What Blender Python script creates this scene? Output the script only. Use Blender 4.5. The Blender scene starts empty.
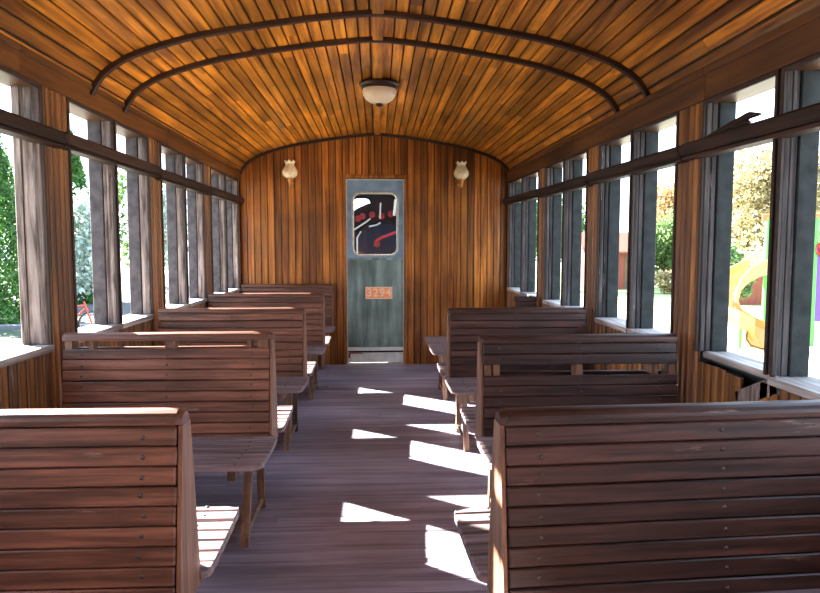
import bpy, bmesh, math, random
import numpy as np
from mathutils import Vector, Matrix

C = bpy.context.scene.collection
sc = bpy.context.scene
PI = math.pi
random.seed(7)

# ------------------------------------------------------------------ camera, sky, sun, exposure
EYE = 1.3
cam_d = bpy.data.cameras.new('camera')
cam = bpy.data.objects.new('camera', cam_d)
C.objects.link(cam)
cam_d.sensor_width = 36.0
cam_d.lens = 650.0 / 820.0 * 36.0
cam_d.clip_start = 0.05
cam_d.clip_end = 500
yaw = math.atan(33 / 650.0)
pitch = math.atan(49.5 / math.hypot(650, 33))
cam.location = (0, 0, EYE)
cam.rotation_euler = (PI / 2 - pitch, 0, -yaw)
sc.camera = cam

SUN = Vector((1.0, -0.75, -0.66))
sd = bpy.data.lights.new('sun', 'SUN')
sd.energy = 60.0
sd.angle = math.radians(0.6)
sd.color = (1.0, 0.94, 0.86)
so = bpy.data.objects.new('sun', sd)
C.objects.link(so)
so.rotation_euler = SUN.to_track_quat('-Z', 'Y').to_euler()
so.location = (-8, 6, 8)

w = bpy.data.worlds.new('sky')
sc.world = w
w.use_nodes = True
nt = w.node_tree
for n in list(nt.nodes):
    nt.nodes.remove(n)
wo = nt.nodes.new('ShaderNodeOutputWorld')
bg = nt.nodes.new('ShaderNodeBackground')
tc = nt.nodes.new('ShaderNodeTexCoord')
sep = nt.nodes.new('ShaderNodeSeparateXYZ')
rp = nt.nodes.new('ShaderNodeValToRGB')
rp.color_ramp.elements[0].position = 0.0
rp.color_ramp.elements[0].color = (0.74, 0.86, 1.0, 1)
rp.color_ramp.elements[1].position = 0.7
rp.color_ramp.elements[1].color = (0.52, 0.72, 1.0, 1)
nt.links.new(tc.outputs['Generated'], sep.inputs[0])
nt.links.new(sep.outputs['Z'], rp.inputs[0])
nt.links.new(rp.outputs[0], bg.inputs[0])
bg.inputs[1].default_value = 3.6
nt.links.new(bg.outputs[0], wo.inputs[0])

sc.view_settings.view_transform = 'Standard'
sc.view_settings.look = 'None'
sc.view_settings.gamma = 1.0
sc.view_settings.use_curve_mapping = False
sc.view_settings.exposure = 0.62
sc.cycles.max_bounces = 10
sc.cycles.diffuse_bounces = 7
sc.cycles.glossy_bounces = 4
sc.cycles.sample_clamp_indirect = 12


# ------------------------------------------------------------------ helpers
def lin(r, g, b):
    f = lambda c: (c / 255 / 12.92) if c / 255 <= 0.04045 else ((c / 255 + 0.055) / 1.055) ** 2.4
    return (f(r), f(g), f(b), 1.0)


class MB:
    """collects shapes and links them as one mesh object"""
    def __init__(self):
        self.v = []; self.f = []; self.var = []; self.mi = []; self.sm = []

    def add(self, vs, fs, var=0.5, mi=0, smooth=False):
        b = len(self.v)
        self.v.extend([tuple(p) for p in vs])
        for q in fs:
            self.f.append(tuple(b + i for i in q))
            self.var.append(var); self.mi.append(mi); self.sm.append(smooth)

    def box(self, x0, x1, y0, y1, z0, z1, ch=0.0, var=None, mi=0, M=None):
        if var is None: var = random.random()
        cx, cy, cz = (x0+x1)/2, (y0+y1)/2, (z0+z1)/2
        hx, hy, hz = abs(x1-x0)/2, abs(y1-y0)/2, abs(z1-z0)/2
        ch = min(ch, hx*.45, hy*.45, hz*.45)
        S = [(a, b, c) for a in (-1, 1) for b in (-1, 1) for c in (-1, 1)]
        vs = []; fs = []
        if ch <= 0:
            vs = [(a*hx, b*hy, c*hz) for a, b, c in S]
            fs = [(0,1,3,2), (4,6,7,5), (0,4,5,1), (2,3,7,6), (0,2,6,4), (1,5,7,3)]
        else:
            idx = {}
            for s in S:
                for ax in range(3):
                    p = [s[0]*(hx-ch), s[1]*(hy-ch), s[2]*(hz-ch)]
                    p[ax] = s[ax]*(hx, hy, hz)[ax]
                    idx[(s, ax)] = len(vs); vs.append(tuple(p))
            for ax in range(3):
                o = [i for i in range(3) if i != ax]
                for sg in (-1, 1):
                    q = []
                    for a, b in ((-1,-1), (1,-1), (1,1), (-1,1)):
                        s = [0,0,0]; s[ax] = sg; s[o[0]] = a; s[o[1]] = b
                        q.append(idx[(tuple(s), ax)])
                    if (sg > 0) == (ax == 1): q.reverse()
                    fs.append(tuple(q))
            for ax in range(3):          # edges parallel to ax
                o = [i for i in range(3) if i != ax]
                for a in (-1, 1):
                    for b in (-1, 1):
                        s0 = [0,0,0]; s1 = [0,0,0]
                        s0[ax] = -1; s1[ax] = 1
                        for s in (s0, s1): s[o[0]] = a; s[o[1]] = b
                        s0 = tuple(s0); s1 = tuple(s1)
                        fs.append((idx[(s0,o[0])], idx[(s1,o[0])], idx[(s1,o[1])], idx[(s0,o[1])]))
            for s in S:
                fs.append((idx[(s,0)], idx[(s,1)], idx[(s,2)]))
        c = Vector((cx, cy, cz))
        vs = [Vector(p) + c for p in vs]
        if M is not None:
            vs = [M @ p for p in vs]
        self.add(vs, fs, var, mi)

    def tube(self, pts, r, n=8, var=0.5, mi=0, cap=True):
        pts = [Vector(p) for p in pts]
        if not hasattr(r, '__len__'): r = [r]*len(pts)
        vs = []; fs = []
        up = Vector((0.13, 0.27, 0.95)).normalized()
        for i, p in enumerate(pts):
            t = (pts[min(i+1, len(pts)-1)] - pts[max(i-1, 0)]).normalized()
            a = up - t*up.dot(t)
            if a.length < .15: a = Vector((1, .1, 0)) - t*Vector((1, .1, 0)).dot(t)
            a.normalize(); b = t.cross(a)
            for k in range(n):
                an = 2*PI*k/n
                vs.append(p + (a*math.cos(an) + b*math.sin(an))*r[i])
        for i in range(len(pts)-1):
            for k in range(n):
                fs.append((i*n+k, i*n+(k+1) % n, (i+1)*n+(k+1) % n, (i+1)*n+k))
        self.add(vs, fs, var, mi, True)
        if cap:
            self.add(vs[:n], [tuple(reversed(range(n)))], var, mi)
            self.add(vs[-n:], [tuple(range(n))], var, mi)

    def lathe(self, prof, c=(0,0,0), n=24, mi=0, var=.5, wave=None, axis='z'):
        vs = []; fs = []
        for j, (r, z) in enumerate(prof):
            for k in range(n):
                a = 2*PI*k/n
                rr, zz = r, z
                if wave: rr, zz = wave(j, a, r, z)
                p = (rr*math.cos(a), rr*math.sin(a), zz)
                if axis == 'y': p = (p[0], p[2], p[1])
                if axis == 'x': p = (p[2], p[0], p[1])
                vs.append((c[0]+p[0], c[1]+p[1], c[2]+p[2]))
        for j in range(len(prof)-1):
            for k in range(n):
                fs.append((j*n+k, j*n+(k+1) % n, (j+1)*n+(k+1) % n, (j+1)*n+k))
        self.add(vs, fs, var, mi, True)

    def prism(self, poly, axis, a0, a1, var=None, mi=0):
        """poly in the two other axes, extruded along axis"""
        if var is None: var = random.random()
        n = len(poly); vs = []
        for a in (a0, a1):
            for p in poly:
                if axis == 0: vs.append((a, p[0], p[1]))
                elif axis == 1: vs.append((p[0], a, p[1]))
                else: vs.append((p[0], p[1], a))
        fs = [tuple(range(n)), tuple(reversed(range(n, 2*n)))]
        for i in range(n):
            fs.append((i, (i+1) % n, n+(i+1) % n, n+i))
        self.add(vs, fs, var, mi)

    def build(self, name, mats, parent=None, loc=None, recalc=True, warp=None):
        me = bpy.data.meshes.new(name)
        vs = self.v
        if warp: vs = [warp(*p) for p in vs]
        off = Vector(loc) if loc else Vector((0, 0, 0))
        me.from_pydata([(p[0]-off.x, p[1]-off.y, p[2]-off.z) for p in vs], [], self.f)
        if recalc:
            bm = bmesh.new(); bm.from_mesh(me)
            bmesh.ops.recalc_face_normals(bm, faces=bm.faces)
            bm.to_mesh(me); bm.free()
        if not isinstance(mats, (list, tuple)): mats = [mats]
        for m in mats: me.materials.append(m)
        me.polygons.foreach_set('material_index', self.mi)
        me.polygons.foreach_set('use_smooth', self.sm)
        at = me.attributes.new('var', 'FLOAT', 'FACE')
        at.data.foreach_set('value', self.var)
        o = bpy.data.objects.new(name, me)
        C.objects.link(o)
        if loc: o.location = loc
        if parent is not None: o.parent = parent
        return o


def empty(name, loc=(0,0,0), rz=0):
    o = bpy.data.objects.new(name, None)
    C.objects.link(o); o.location = loc; o.rotation_euler = (0, 0, rz)
    o.empty_display_size = .1
    return o


def tag(o, label, cat, group=None, kind=None):
    o['label'] = label; o['category'] = cat
    if group: o['group'] = group
    if kind: o['kind'] = kind
    return o


def structure(o, label=None):
    o['kind'] = 'structure'
    if label: o['label'] = label
    return o


# ------------------------------------------------------------------ materials
def newmat(name):
    m = bpy.data.materials.new(name); m.use_nodes = True
    nt = m.node_tree
    b = nt.nodes['Principled BSDF']
    return m, nt, b


def plain(name, col, rough=.5, metal=0.0, noise=0.0, nscale=20, emit=None, bump=0.0, spec=.5):
    m, nt, b = newmat(name)
    b.inputs['Base Color'].default_value = col
    b.inputs['Roughness'].default_value = rough
    b.inputs['Metallic'].default_value = metal
    b.inputs['Specular IOR Level'].default_value = spec
    if noise or bump:
        tc = nt.nodes.new('ShaderNodeTexCoord'); nz = nt.nodes.new('ShaderNodeTexNoise')
        nz.inputs['Scale'].default_value = nscale; nz.inputs['Detail'].default_value = 5
        nt.links.new(tc.outputs['Object'], nz.inputs['Vector'])
        if noise:
            mr = nt.nodes.new('ShaderNodeMapRange')
            mr.inputs['From Min'].default_value = .3; mr.inputs['From Max'].default_value = .7
            mr.inputs['To Min'].default_value = 1-noise; mr.inputs['To Max'].default_value = 1+noise
            nt.links.new(nz.outputs[0], mr.inputs[0])
            h = nt.nodes.new('ShaderNodeHueSaturation'); h.inputs['Color'].default_value = col
            nt.links.new(mr.outputs[0], h.inputs['Value'])
            nt.links.new(h.outputs[0], b.inputs['Base Color'])
        if bump:
            bp = nt.nodes.new('ShaderNodeBump'); bp.inputs['Strength'].default_value = bump
            bp.inputs['Distance'].default_value = .01
            nt.links.new(nz.outputs[0], bp.inputs['Height']); nt.links.new(bp.outputs[0], b.inputs['Normal'])
    return m


def wood(name, dark, light, axis='x', rough=.45, grain=40, lng=1.6, var=.5, wear=None, wear_amt=.0, wear_scale=3.0,
         bump=.25, blotch=.35, blotch_scale=1.2, coat=0.0, spec=.5):
    m, nt, b = newmat(name)
    N = nt.nodes.new; L = nt.links.new
    tc = N('ShaderNodeTexCoord'); at = N('ShaderNodeAttribute'); at.attribute_name = 'var'
    mp = N('ShaderNodeMapping')
    s = {'x': (lng, grain, grain), 'y': (grain, lng, grain), 'z': (grain, grain, lng)}[axis]
    mp.inputs['Scale'].default_value = s
    L(tc.outputs['Object'], mp.inputs['Vector'])
    # shift the grain by plank
    cb = N('ShaderNodeCombineXYZ'); mu = N('ShaderNodeMath'); mu.operation = 'MULTIPLY'; mu.inputs[1].default_value = 37.0
    L(at.outputs['Fac'], mu.inputs[0])
    for i in range(3): L(mu.outputs[0], cb.inputs[i])
    L(cb.outputs[0], mp.inputs['Location'])
    nz = N('ShaderNodeTexNoise'); nz.inputs['Scale'].default_value = 1.0; nz.inputs['Detail'].default_value = 7
    nz.inputs['Roughness'].default_value = .62
    nz.inputs['Distortion'].default_value = .35
    L(mp.outputs[0], nz.inputs['Vector'])
    cr = N('ShaderNodeValToRGB')
    cr.color_ramp.elements[0].position = .37; cr.color_ramp.elements[0].color = dark
    cr.color_ramp.elements[1].position = .64; cr.color_ramp.elements[1].color = light
    L(nz.outputs[0], cr.inputs[0])
    # plank to plank value
    mr = N('ShaderNodeMapRange'); mr.inputs['To Min'].default_value = 1-var; mr.inputs['To Max'].default_value = 1+var
    L(at.outputs['Fac'], mr.inputs[0])
    n2 = N('ShaderNodeTexNoise'); n2.inputs['Scale'].default_value = blotch_scale; n2.inputs['Detail'].default_value = 4
    L(tc.outputs['Object'], n2.inputs['Vector'])
    m2 = N('ShaderNodeMapRange'); m2.inputs['From Min'].default_value = .3; m2.inputs['From Max'].default_value = .7
    m2.inputs['To Min'].default_value = 1-blotch; m2.inputs['To Max'].default_value = 1+blotch
    L(n2.outputs[0], m2.inputs[0])
    mm = N('ShaderNodeMath'); mm.operation = 'MULTIPLY'
    L(mr.outputs[0], mm.inputs[0]); L(m2.outputs[0], mm.inputs[1])
    hs = N('ShaderNodeHueSaturation')
    L(cr.outputs[0], hs.inputs['Color']); L(mm.outputs[0], hs.inputs['Value'])
    out = hs.outputs[0]
    if wear is not None:
        mp3 = N('ShaderNodeMapping')
        ss = {'x': (wear_scale*.3, wear_scale*3, wear_scale*3), 'y': (wear_scale*3, wear_scale*.3, wear_scale*3), 'z': (wear_scale*3, wear_scale*3, wear_scale*.3)}[axis]
        mp3.inputs['Scale'].default_value = ss
        L(tc.outputs['Object'], mp3.inputs['Vector']); L(cb.outputs[0], mp3.inputs['Location'])
        n3 = N('ShaderNodeTexNoise'); n3.inputs['Scale'].default_value = 2.0; n3.inputs['Detail'].default_value = 9
        n3.inputs['Roughness'].default_value = .72
        L(mp3.outputs[0], n3.inputs['Vector'])
        r3 = N('ShaderNodeMapRange'); r3.inputs['From Min'].default_value = .66-wear_amt*.3; r3.inputs['From Max'].default_value = .74-wear_amt*.25
        L(n3.outputs[0], r3.inputs[0])
        mx = N('ShaderNodeMix'); mx.data_type = 'RGBA'
        L(r3.outputs[0], mx.inputs[0]); L(out, mx.inputs[6]); mx.inputs[7].default_value = wear
        out = mx.outputs[2]
    L(out, b.inputs['Base Color'])
    b.inputs['Roughness'].default_value = rough
    b.inputs['Specular IOR Level'].default_value = spec
    if coat:
        b.inputs['Coat Weight'].default_value = coat; b.inputs['Coat Roughness'].default_value = .25
    bp = N('ShaderNodeBump'); bp.inputs['Strength'].default_value = bump; bp.inputs['Distance'].default_value = .004
    L(nz.outputs[0], bp.inputs['Height']); L(bp.outputs[0], b.inputs['Normal'])
    return m


M = {}
M['ceil'] = wood('varnished_ceiling_pine', (0.19, .060, .006, 1), (0.76, .292, .026, 1), 'y', .32, 26, 1.3, .42, blotch=.42, blotch_scale=1.6)
M['ceil_dark'] = plain('groove_shadow_wood', (0.02, .009, .004, 1), .8)
M['end'] = wood('varnished_wall_pine', (0.13, .037, .005, 1), (0.42, .155, .022, 1), 'z', .36, 26, 1.2, .38, blotch=.5, blotch_scale=1.5)
M['side'] = wood('varnished_side_panelling', (0.10, .034, .008, 1), (0.33, .14, .035, 1), 'z', .45, 26, 1.2, .35,
                 wear=(0.33, .26, .18, 1), wear_amt=.18, wear_scale=2.0, blotch=.4)
M['frieze'] = wood('varnished_frieze_board', (0.045, .014, .003, 1), (0.15, .055, .010, 1), 'y', .42, 22, 1.0, .3, blotch=.45)
M['rib'] = wood('dark_ceiling_rib_wood', (0.014, .006, .003, 1), (0.045, .018, .007, 1), 'x', .5, 14, 3, .2)
M['rail'] = wood('dark_window_rail_wood', (0.012, .007, .005, 1), (0.045, .022, .015, 1), 'y', .6, 30, 1.5, .3,
                 wear=(0.16, .11, .08, 1), wear_amt=.05, wear_scale=4, bump=.5, spec=.25)
M['stop'] = plain('dark_window_bead', (0.028, .014, .010, 1), .6, noise=.4, nscale=30)
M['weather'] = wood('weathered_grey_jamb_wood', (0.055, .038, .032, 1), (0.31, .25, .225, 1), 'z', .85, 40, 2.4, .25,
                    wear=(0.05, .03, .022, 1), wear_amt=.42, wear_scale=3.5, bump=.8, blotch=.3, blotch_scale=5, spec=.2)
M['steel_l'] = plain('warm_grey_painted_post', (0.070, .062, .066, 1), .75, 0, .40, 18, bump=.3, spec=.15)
M['steel_r'] = plain('shaded_blue_grey_post', (0.031, .036, .037, 1), .75, 0, .3, 18, bump=.2, spec=.12)  # right-side copy darkened; the shade on those posts is in the colour
M['weather_shade'] = wood('weathered_shaded_jamb_wood', (0.018, .016, .017, 1), (0.10, .09, .09, 1), 'z', .85, 34, 2.0, .25,
                    wear=(0.34, .32, .32, 1), wear_amt=.16, wear_scale=3.5, bump=.8, blotch=.3, blotch_scale=5, spec=.2)  # right-hand copy of the jamb wood, darkened to carry shade
M['sill'] = wood('worn_grey_sill_wood', (0.22, .18, .16, 1), (0.55, .50, .46, 1), 'y', .7, 30, 2, .2,
                 wear=(0.14, .10, .08, 1), wear_amt=.12, bump=.6)
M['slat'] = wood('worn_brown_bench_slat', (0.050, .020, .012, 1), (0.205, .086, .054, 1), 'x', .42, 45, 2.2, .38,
                 wear=(0.30, .21, .17, 1), wear_amt=.09, wear_scale=5, bump=.35, blotch=.3, blotch_scale=3)  # lighter, warmer brown stands for light bounced off the floor
M['slat_r'] = wood('shaded_brown_bench_slat', (0.016, .007, .005, 1), (0.080, .034, .025, 1), 'x', .42, 45, 2.2, .35,
                   wear=(0.30, .20, .16, 1), wear_amt=.09, wear_scale=5, bump=.35, blotch=.3, blotch_scale=3)  # right-hand copy of the slats with shade put into the brown
M['seat'] = wood('worn_greyish_seat_slat', (0.10, .072, .075, 1), (0.28, .215, .225, 1), 'x', .42, 45, 2.2, .25,
                 wear=(0.40, .33, .3, 1), wear_amt=.06, wear_scale=4, bump=.3)
M['endpanel'] = wood('bench_end_board_wood', (0.11, .05, .027, 1), (0.28, .14, .08, 1), 'z', .5, 40, 2, .2)
M['legw'] = wood('bench_leg_wood', (0.10, .055, .035, 1), (0.30, .19, .12, 1), 'z', .6, 40, 2, .25)
M['bolt'] = plain('dull_bolt_metal', (0.10, .08, .07, 1), .45, .7)
M['floor'] = wood('worn_violet_grey_floor', (0.17, .145, .185, 1), (0.38, .335, .41, 1), 'x', .38, 22, 1.0, .16,
                  wear=(0.36, .31, .32, 1), wear_amt=.02, wear_scale=2.5, bump=.3, blotch=.35, blotch_scale=1.3)
M['dirtgap'] = plain('dirty_gap', (0.02, .016, .018, 1), .9)
M['door_blue'] = plain('blue_grey_door_paint', (0.17, .29, .42, 1), .5, 0, .2, 8)
M['door_green'] = wood('streaked_green_grey_door_paint', (0.07, .125, .12, 1), (0.22, .33, .30, 1), 'z', .4, 12, 1.0, .1,
                       wear=(0.30, .36, .34, 1), wear_amt=.04, blotch=.4, blotch_scale=2.5)
M['door_edge'] = plain('pale_door_edge', (0.45, .47, .44, 1), .5, noise=.2)
M['pale_strip'] = plain('pale_sunlit_strip', (0.75, .82, .80, 1), .5, noise=.15, nscale=15)  # pale colour paints sunlight on the strip at the door foot
M['rubber'] = plain('weathered_window_rubber', (0.42, .42, .36, 1), .7, noise=.3, nscale=40)
M['orange'] = plain('orange_number_plate_paint', (0.95, .38, .14, 1), .5, noise=.1)
M['plate_pale'] = plain('pale_orange_raised_paint', (0.95, .68, .48, 1), .5)
M['red'] = plain('red_paint', (0.30, .008, .014, 1), .4)
M['black'] = plain('black_iron', (0.009, .009, .012, 1), .55, 0, bump=.2, spec=.2)
M['navy'] = plain('dark_navy_metal', (0.007, .011, .026, 1), .55, 0, spec=.2)
M['chrome'] = plain('bright_pipe_metal', (0.6, .6, .58, 1), .3, .9)
M['bronze'] = plain('dark_bronze_metal', (0.035, .02, .014, 1), .35, .7)
M['brass'] = plain('amber_brass', (0.45, .20, .06, 1), .3, .7)
M['bowl'] = plain('cream_frosted_glass', (0.80, .66, .46, 1), .3, noise=.06)
M['shade'] = plain('cream_glass_shade', (0.78, .68, .45, 1), .25, noise=.25, nscale=45)
M['lawn'] = plain('lawn_green', (0.014, .032, .009, 1), .9, noise=.45, nscale=1.5)  # green darkened so the colour itself gives the lawn's shade
M['dry'] = plain('pale_dry_ground', (0.42, .39, .31, 1), .9, noise=.15, nscale=.8)
M['kerbm'] = plain('kerb_concrete', (0.10, .10, .11, 1), .9, noise=.2)
M['path'] = plain('grey_paving', (0.05, .05, .055, 1), .9, noise=.2)
M['bark'] = plain('bark', (0.12, .08, .05, 1), .9, noise=.3)
M['yellow'] = plain('yellow_plastic', (0.46, .27, .07, 1), .5)
M['green'] = plain('bright_green_paint', (0.06, .30, .05, 1), .4)
M['orangep'] = plain('orange_plastic', (0.50, .11, .03, 1), .4)
M['purple'] = plain('purple_plastic', (0.10, .035, .22, 1), .4)
M['blue'] = plain('blue_plastic', (0.02, .12, .32, 1), .4)
M['redorange'] = plain('red_orange_paint', (0.62, .07, .03, 1), .4)
M['brick'] = plain('red_brick_wall', (0.20, .055, .035, 1), .9, noise=.2)
M['rooft'] = plain('red_roof_tiles', (0.24, .07, .04, 1), .8, noise=.2)
M['cream'] = plain('cream_render', (0.42, .30, .15, 1), .9)
M['tyre'] = plain('black_rubber', (0.015, .015, .016, 1), .7)
M['saddle'] = plain('dark_vinyl', (0.02, .02, .025, 1), .5)


def leafmat(name, col, col2):
    m, nt, b = newmat(name)
    N = nt.nodes.new; L = nt.links.new
    at = N('ShaderNodeAttribute'); at.attribute_name = 'var'
    mx = N('ShaderNodeMix'); mx.data_type = 'RGBA'
    L(at.outputs['Fac'], mx.inputs[0]); mx.inputs[6].default_value = col; mx.inputs[7].default_value = col2
    L(mx.outputs[2], b.inputs['Base Color']); b.inputs['Roughness'].default_value = .6
    tr = N('ShaderNodeBsdfTranslucent'); L(mx.outputs[2], tr.inputs[0])
    ms = N('ShaderNodeMixShader'); ms.inputs[0].default_value = .35
    L(b.outputs[0], ms.inputs[1]); L(tr.outputs[0], ms.inputs[2])
    L(ms.outputs[0], nt.nodes['Material Output'].inputs[0])
    return m


M['l_conifer'] = leafmat('conifer_green', (0.02, .07, .012, 1), (0.08, .20, .035, 1))
M['l_green'] = leafmat('broadleaf_green', (0.05, .11, .03, 1), (0.16, .26, .08, 1))
M['l_yellow'] = leafmat('yellow_autumn_leaves', (0.14, .12, .05, 1), (0.46, .38, .20, 1))
M['l_pale'] = leafmat('pale_silver_leaves', (0.24, .32, .26, 1), (0.55, .62, .55, 1))
M['l_rust'] = leafmat('rusty_autumn_leaves', (0.22, .12, .05, 1), (0.42, .28, .13, 1))

gm, gnt, gb = newmat('clear_door_glass')
gl = gnt.nodes.new('ShaderNodeBsdfGlossy'); gl.inputs['Roughness'].default_value = .02
tr = gnt.nodes.new('ShaderNodeBsdfTransparent'); ms = gnt.nodes.new('ShaderNodeMixShader')
ms.inputs[0].default_value = .05
gnt.links.new(tr.outputs[0], ms.inputs[1]); gnt.links.new(gl.outputs[0], ms.inputs[2])
gnt.links.new(ms.outputs[0], gnt.nodes['Material Output'].inputs[0])
M['glass'] = gm

# ------------------------------------------------------------------ carriage dimensions
XL, XR = -1.48, 1.44          # inner wall faces
YW = 7.17                     # end wall
YB = -.98                    # rear end behind the camera, drawn in to darken the bench backs

PITCH = 1.34
TH = .135                      # wall thickness
SIDE = {'left': dict(x=XL, s=-1, c=3.13, sill=.86, rz0=1.755, rz1=1.828, tt=2.002),
        'right': dict(x=XR, s=1, c=2.965, sill=.86, rz0=1.755, rz1=1.828, tt=1.995)}


def warp_r(x, y, z):
    """the old body sags a little towards the near end of its right side"""
    k = max(0.0, min(1.0, (z - .35) / 1.2)) * max(0.0, min(1.0, (2.45 - z) / .4))
    return (x, y, z - .085*k*max(0.0, min(1.1, 1 - (y - 1.6)/5.6)))


def warp_of(side):
    return warp_r if side == 'right' else None


# ------------------------------------------------------------------ floor
mb = MB()
y = YB
while y < YW:
    wd = .088
    cuts = [XL-.0] + sorted([random.uniform(-1.0, 1.0) for _ in range(random.choice((0, 1)))]) + [XR]
    for a, b in zip(cuts[:-1], cuts[1:]):
        mb.box(a+.001, b-.001, y+.0015, min(y+wd, YW)-.0015, -.03, random.uniform(-.0012, 0), .002)
    y += wd
mb.box(XL-.1, XR+.1, YB-.1, YW+.12, -.12, -.012, mi=1)
floor = structure(mb.build('floor', [M['floor'], M['dirtgap']]), 'worn violet-grey plank floor of the carriage')

# ------------------------------------------------------------------ ceiling
PROF = [(-1.485, 2.085), (-1.462, 2.13), (-1.405, 2.205), (-1.32, 2.265), (-1.232, 2.308), (-1.05, 2.368), (-.857, 2.415),
        (-.47, 2.480), (-.2, 2.515), (0, 2.530)]
PROF = PROF + [(-x, z) for x, z in reversed(PROF[:-1])]


def prof_points(prof, n=400):
    pts = [Vector((p[0], 0, p[1])) for p in prof]
    # Catmull-Rom
    out = []
    P = [pts[0]*2-pts[1]] + pts + [pts[-1]*2-pts[-2]]
    for i in range(1, len(P)-2):
        for k in range(20):
            t = k/20
            out.append(.5*((2*P[i]) + (P[i+1]-P[i-1])*t + (2*P[i-1]-5*P[i]+4*P[i+1]-P[i+2])*t*t + (3*P[i]-P[i-1]-3*P[i+1]+P[i+2])*t**3))
    out.append(P[-2])
    return out


pp = prof_points(PROF)
cum = [0]
for a, b in zip(pp[:-1], pp[1:]): cum.append(cum[-1] + (b-a).length)
TOT = cum[-1]


def at_s(s):
    s = max(0, min(TOT, s))
    i = max(0, min(len(pp)-2, int(np.searchsorted(cum, s))-1))
    t = (s-cum[i])/(cum[i+1]-cum[i])
    p = pp[i].lerp(pp[i+1], t)
    d = (pp[i+1]-pp[i]).normalized()
    nrm = Vector((d.z, 0, -d.x))        # towards the room
    return p, nrm


mb = MB()
npl = 47
pw = TOT/npl
for i in range(npl):
    s0, s1 = i*pw+.0035, (i+1)*pw-.0035
    cuts = [YB]
    while cuts[-1] < YW-1.2:
        cuts.append(cuts[-1] + random.uniform(1.2, 3.2))
    cuts[-1] = YW if YW-cuts[-1] < .6 else cuts[-1]
    if cuts[-1] != YW: cuts.append(YW)
    rows = []
    for s, dpt in ((s0, .011), (s0+.0035, 0), ((s0+s1)/2, 0), (s1-.0035, 0), (s1, .011)):
        p, nn = at_s(s); rows.append(p - nn*dpt)
    for a, b in zip(cuts[:-1], cuts[1:]):
        vs = [(r.x, a+.001, r.z) for r in rows] + [(r.x, b-.001, r.z) for r in rows]
        n = len(rows)
        mb.add(vs, [(k, k+1, n+k+1, n+k) for k in range(n-1)], random.random())
# backing above the planks, closed to the outside
back = [at_s(TOT*k/40)[0] - at_s(TOT*k/40)[1]*.013 for k in range(41)]
vs = [(r.x, YB, r.z) for r in back] + [(r.x, YW, r.z) for r in back]
mb.add(vs, [(k, k+1, 41+k+1, 41+k) for k in range(40)], .5, 1)
outer = [at_s(TOT*k/40)[0] - at_s(TOT*k/40)[1]*.07 for k in range(41)]
outer = [Vector((XL-TH-.09, 0, 2.06))] + outer + [Vector((XR+TH+.09, 0, 2.06))]
vs = [(r.x, YB-.1, r.z) for r in outer] + [(r.x, YW+.05, r.z) for r in outer]
mb.add(vs, [(k, k+1, len(outer)+k+1, len(outer)+k) for k in range(len(outer)-1)], .5, 1)
structure(mb.build('ceiling', [M['ceil'], M['ceil_dark']], recalc=False), 'vaulted ceiling of varnished orange-brown planks')

# centre batten under the vault
mb = MB()
mb.box(-.021, .041, YB, YW-.002, 2.508, 2.5315, .004, .45)
structure(mb.build('trim_1', M['ceil']), 'flat centre batten along the ceiling')


def rib(yc, wd, dp, nm):
    mb = MB()
    n = 60
    vs = []; fs = []
    for k in range(n+1):
        p, nn = at_s(.004 + (TOT-.008)*k/n)
        for (dy, d) in ((-wd/2, -.002), (-wd/2, dp*.8), (-wd/4, dp), (wd/4, dp), (wd/2, dp*.8), (wd/2, -.002)):
            q = p + nn*d
            vs.append((q.x, yc+dy, q.z))
    for k in range(n):
        for j in range(5):
            fs.append((k*6+j, k*6+j+1, k*6+6+j+1, k*6+6+j))
    mb.add(vs, fs, .5, 0, False)
    structure(mb.build(nm, M['rib']), 'dark curved rib across the ceiling')


rib(3.50, .026, .030, 'trim_2')
rib(3.93, .026, .030, 'trim_3')
rib(YW-.014, .026, .03, 'trim_4')
rib(-.9, .032, .036, 'trim_5')


def beads(mb, o, u, v, n, W, L, pw=.072, gap=.008, dep=.010, var=(0, 1), cut=False, thick=.018, ch=.004):
    """tongue-and-groove boards: o origin, u across, v along, n facing the room"""
    o, u, v, n = Vector(o), Vector(u), Vector(v), Vector(n)
    k = max(1, round(W/pw)); pw = W/k
    for i in range(k):
        a, b = i*pw+gap/2, (i+1)*pw-gap/2
        vr = random.uniform(*var)
        Ln = L - (random.uniform(0, .012) if cut else 0)
        prof = [(a, -thick), (a, -ch), (a+ch, 0), (b-ch, 0), (b, -ch), (b, -thick)]
        vs = [o+u*p+n*q for p, q in prof] + [o+u*p+n*q+v*Ln for p, q in prof]
        m_ = len(prof)
        fs = [(j, j+1, m_+j+1, m_+j) for j in range(m_-1)] + [tuple(range(m_-1, -1, -1)), tuple(range(m_, 2*m_))]
        mb.add(vs, fs, vr)
    vs = [o+n*(-dep), o+u*W+n*(-dep), o+u*W+v*L+n*(-dep), o+v*L+n*(-dep)]
    mb.add(vs, [(0, 1, 2, 3)], .5, 1)


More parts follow.
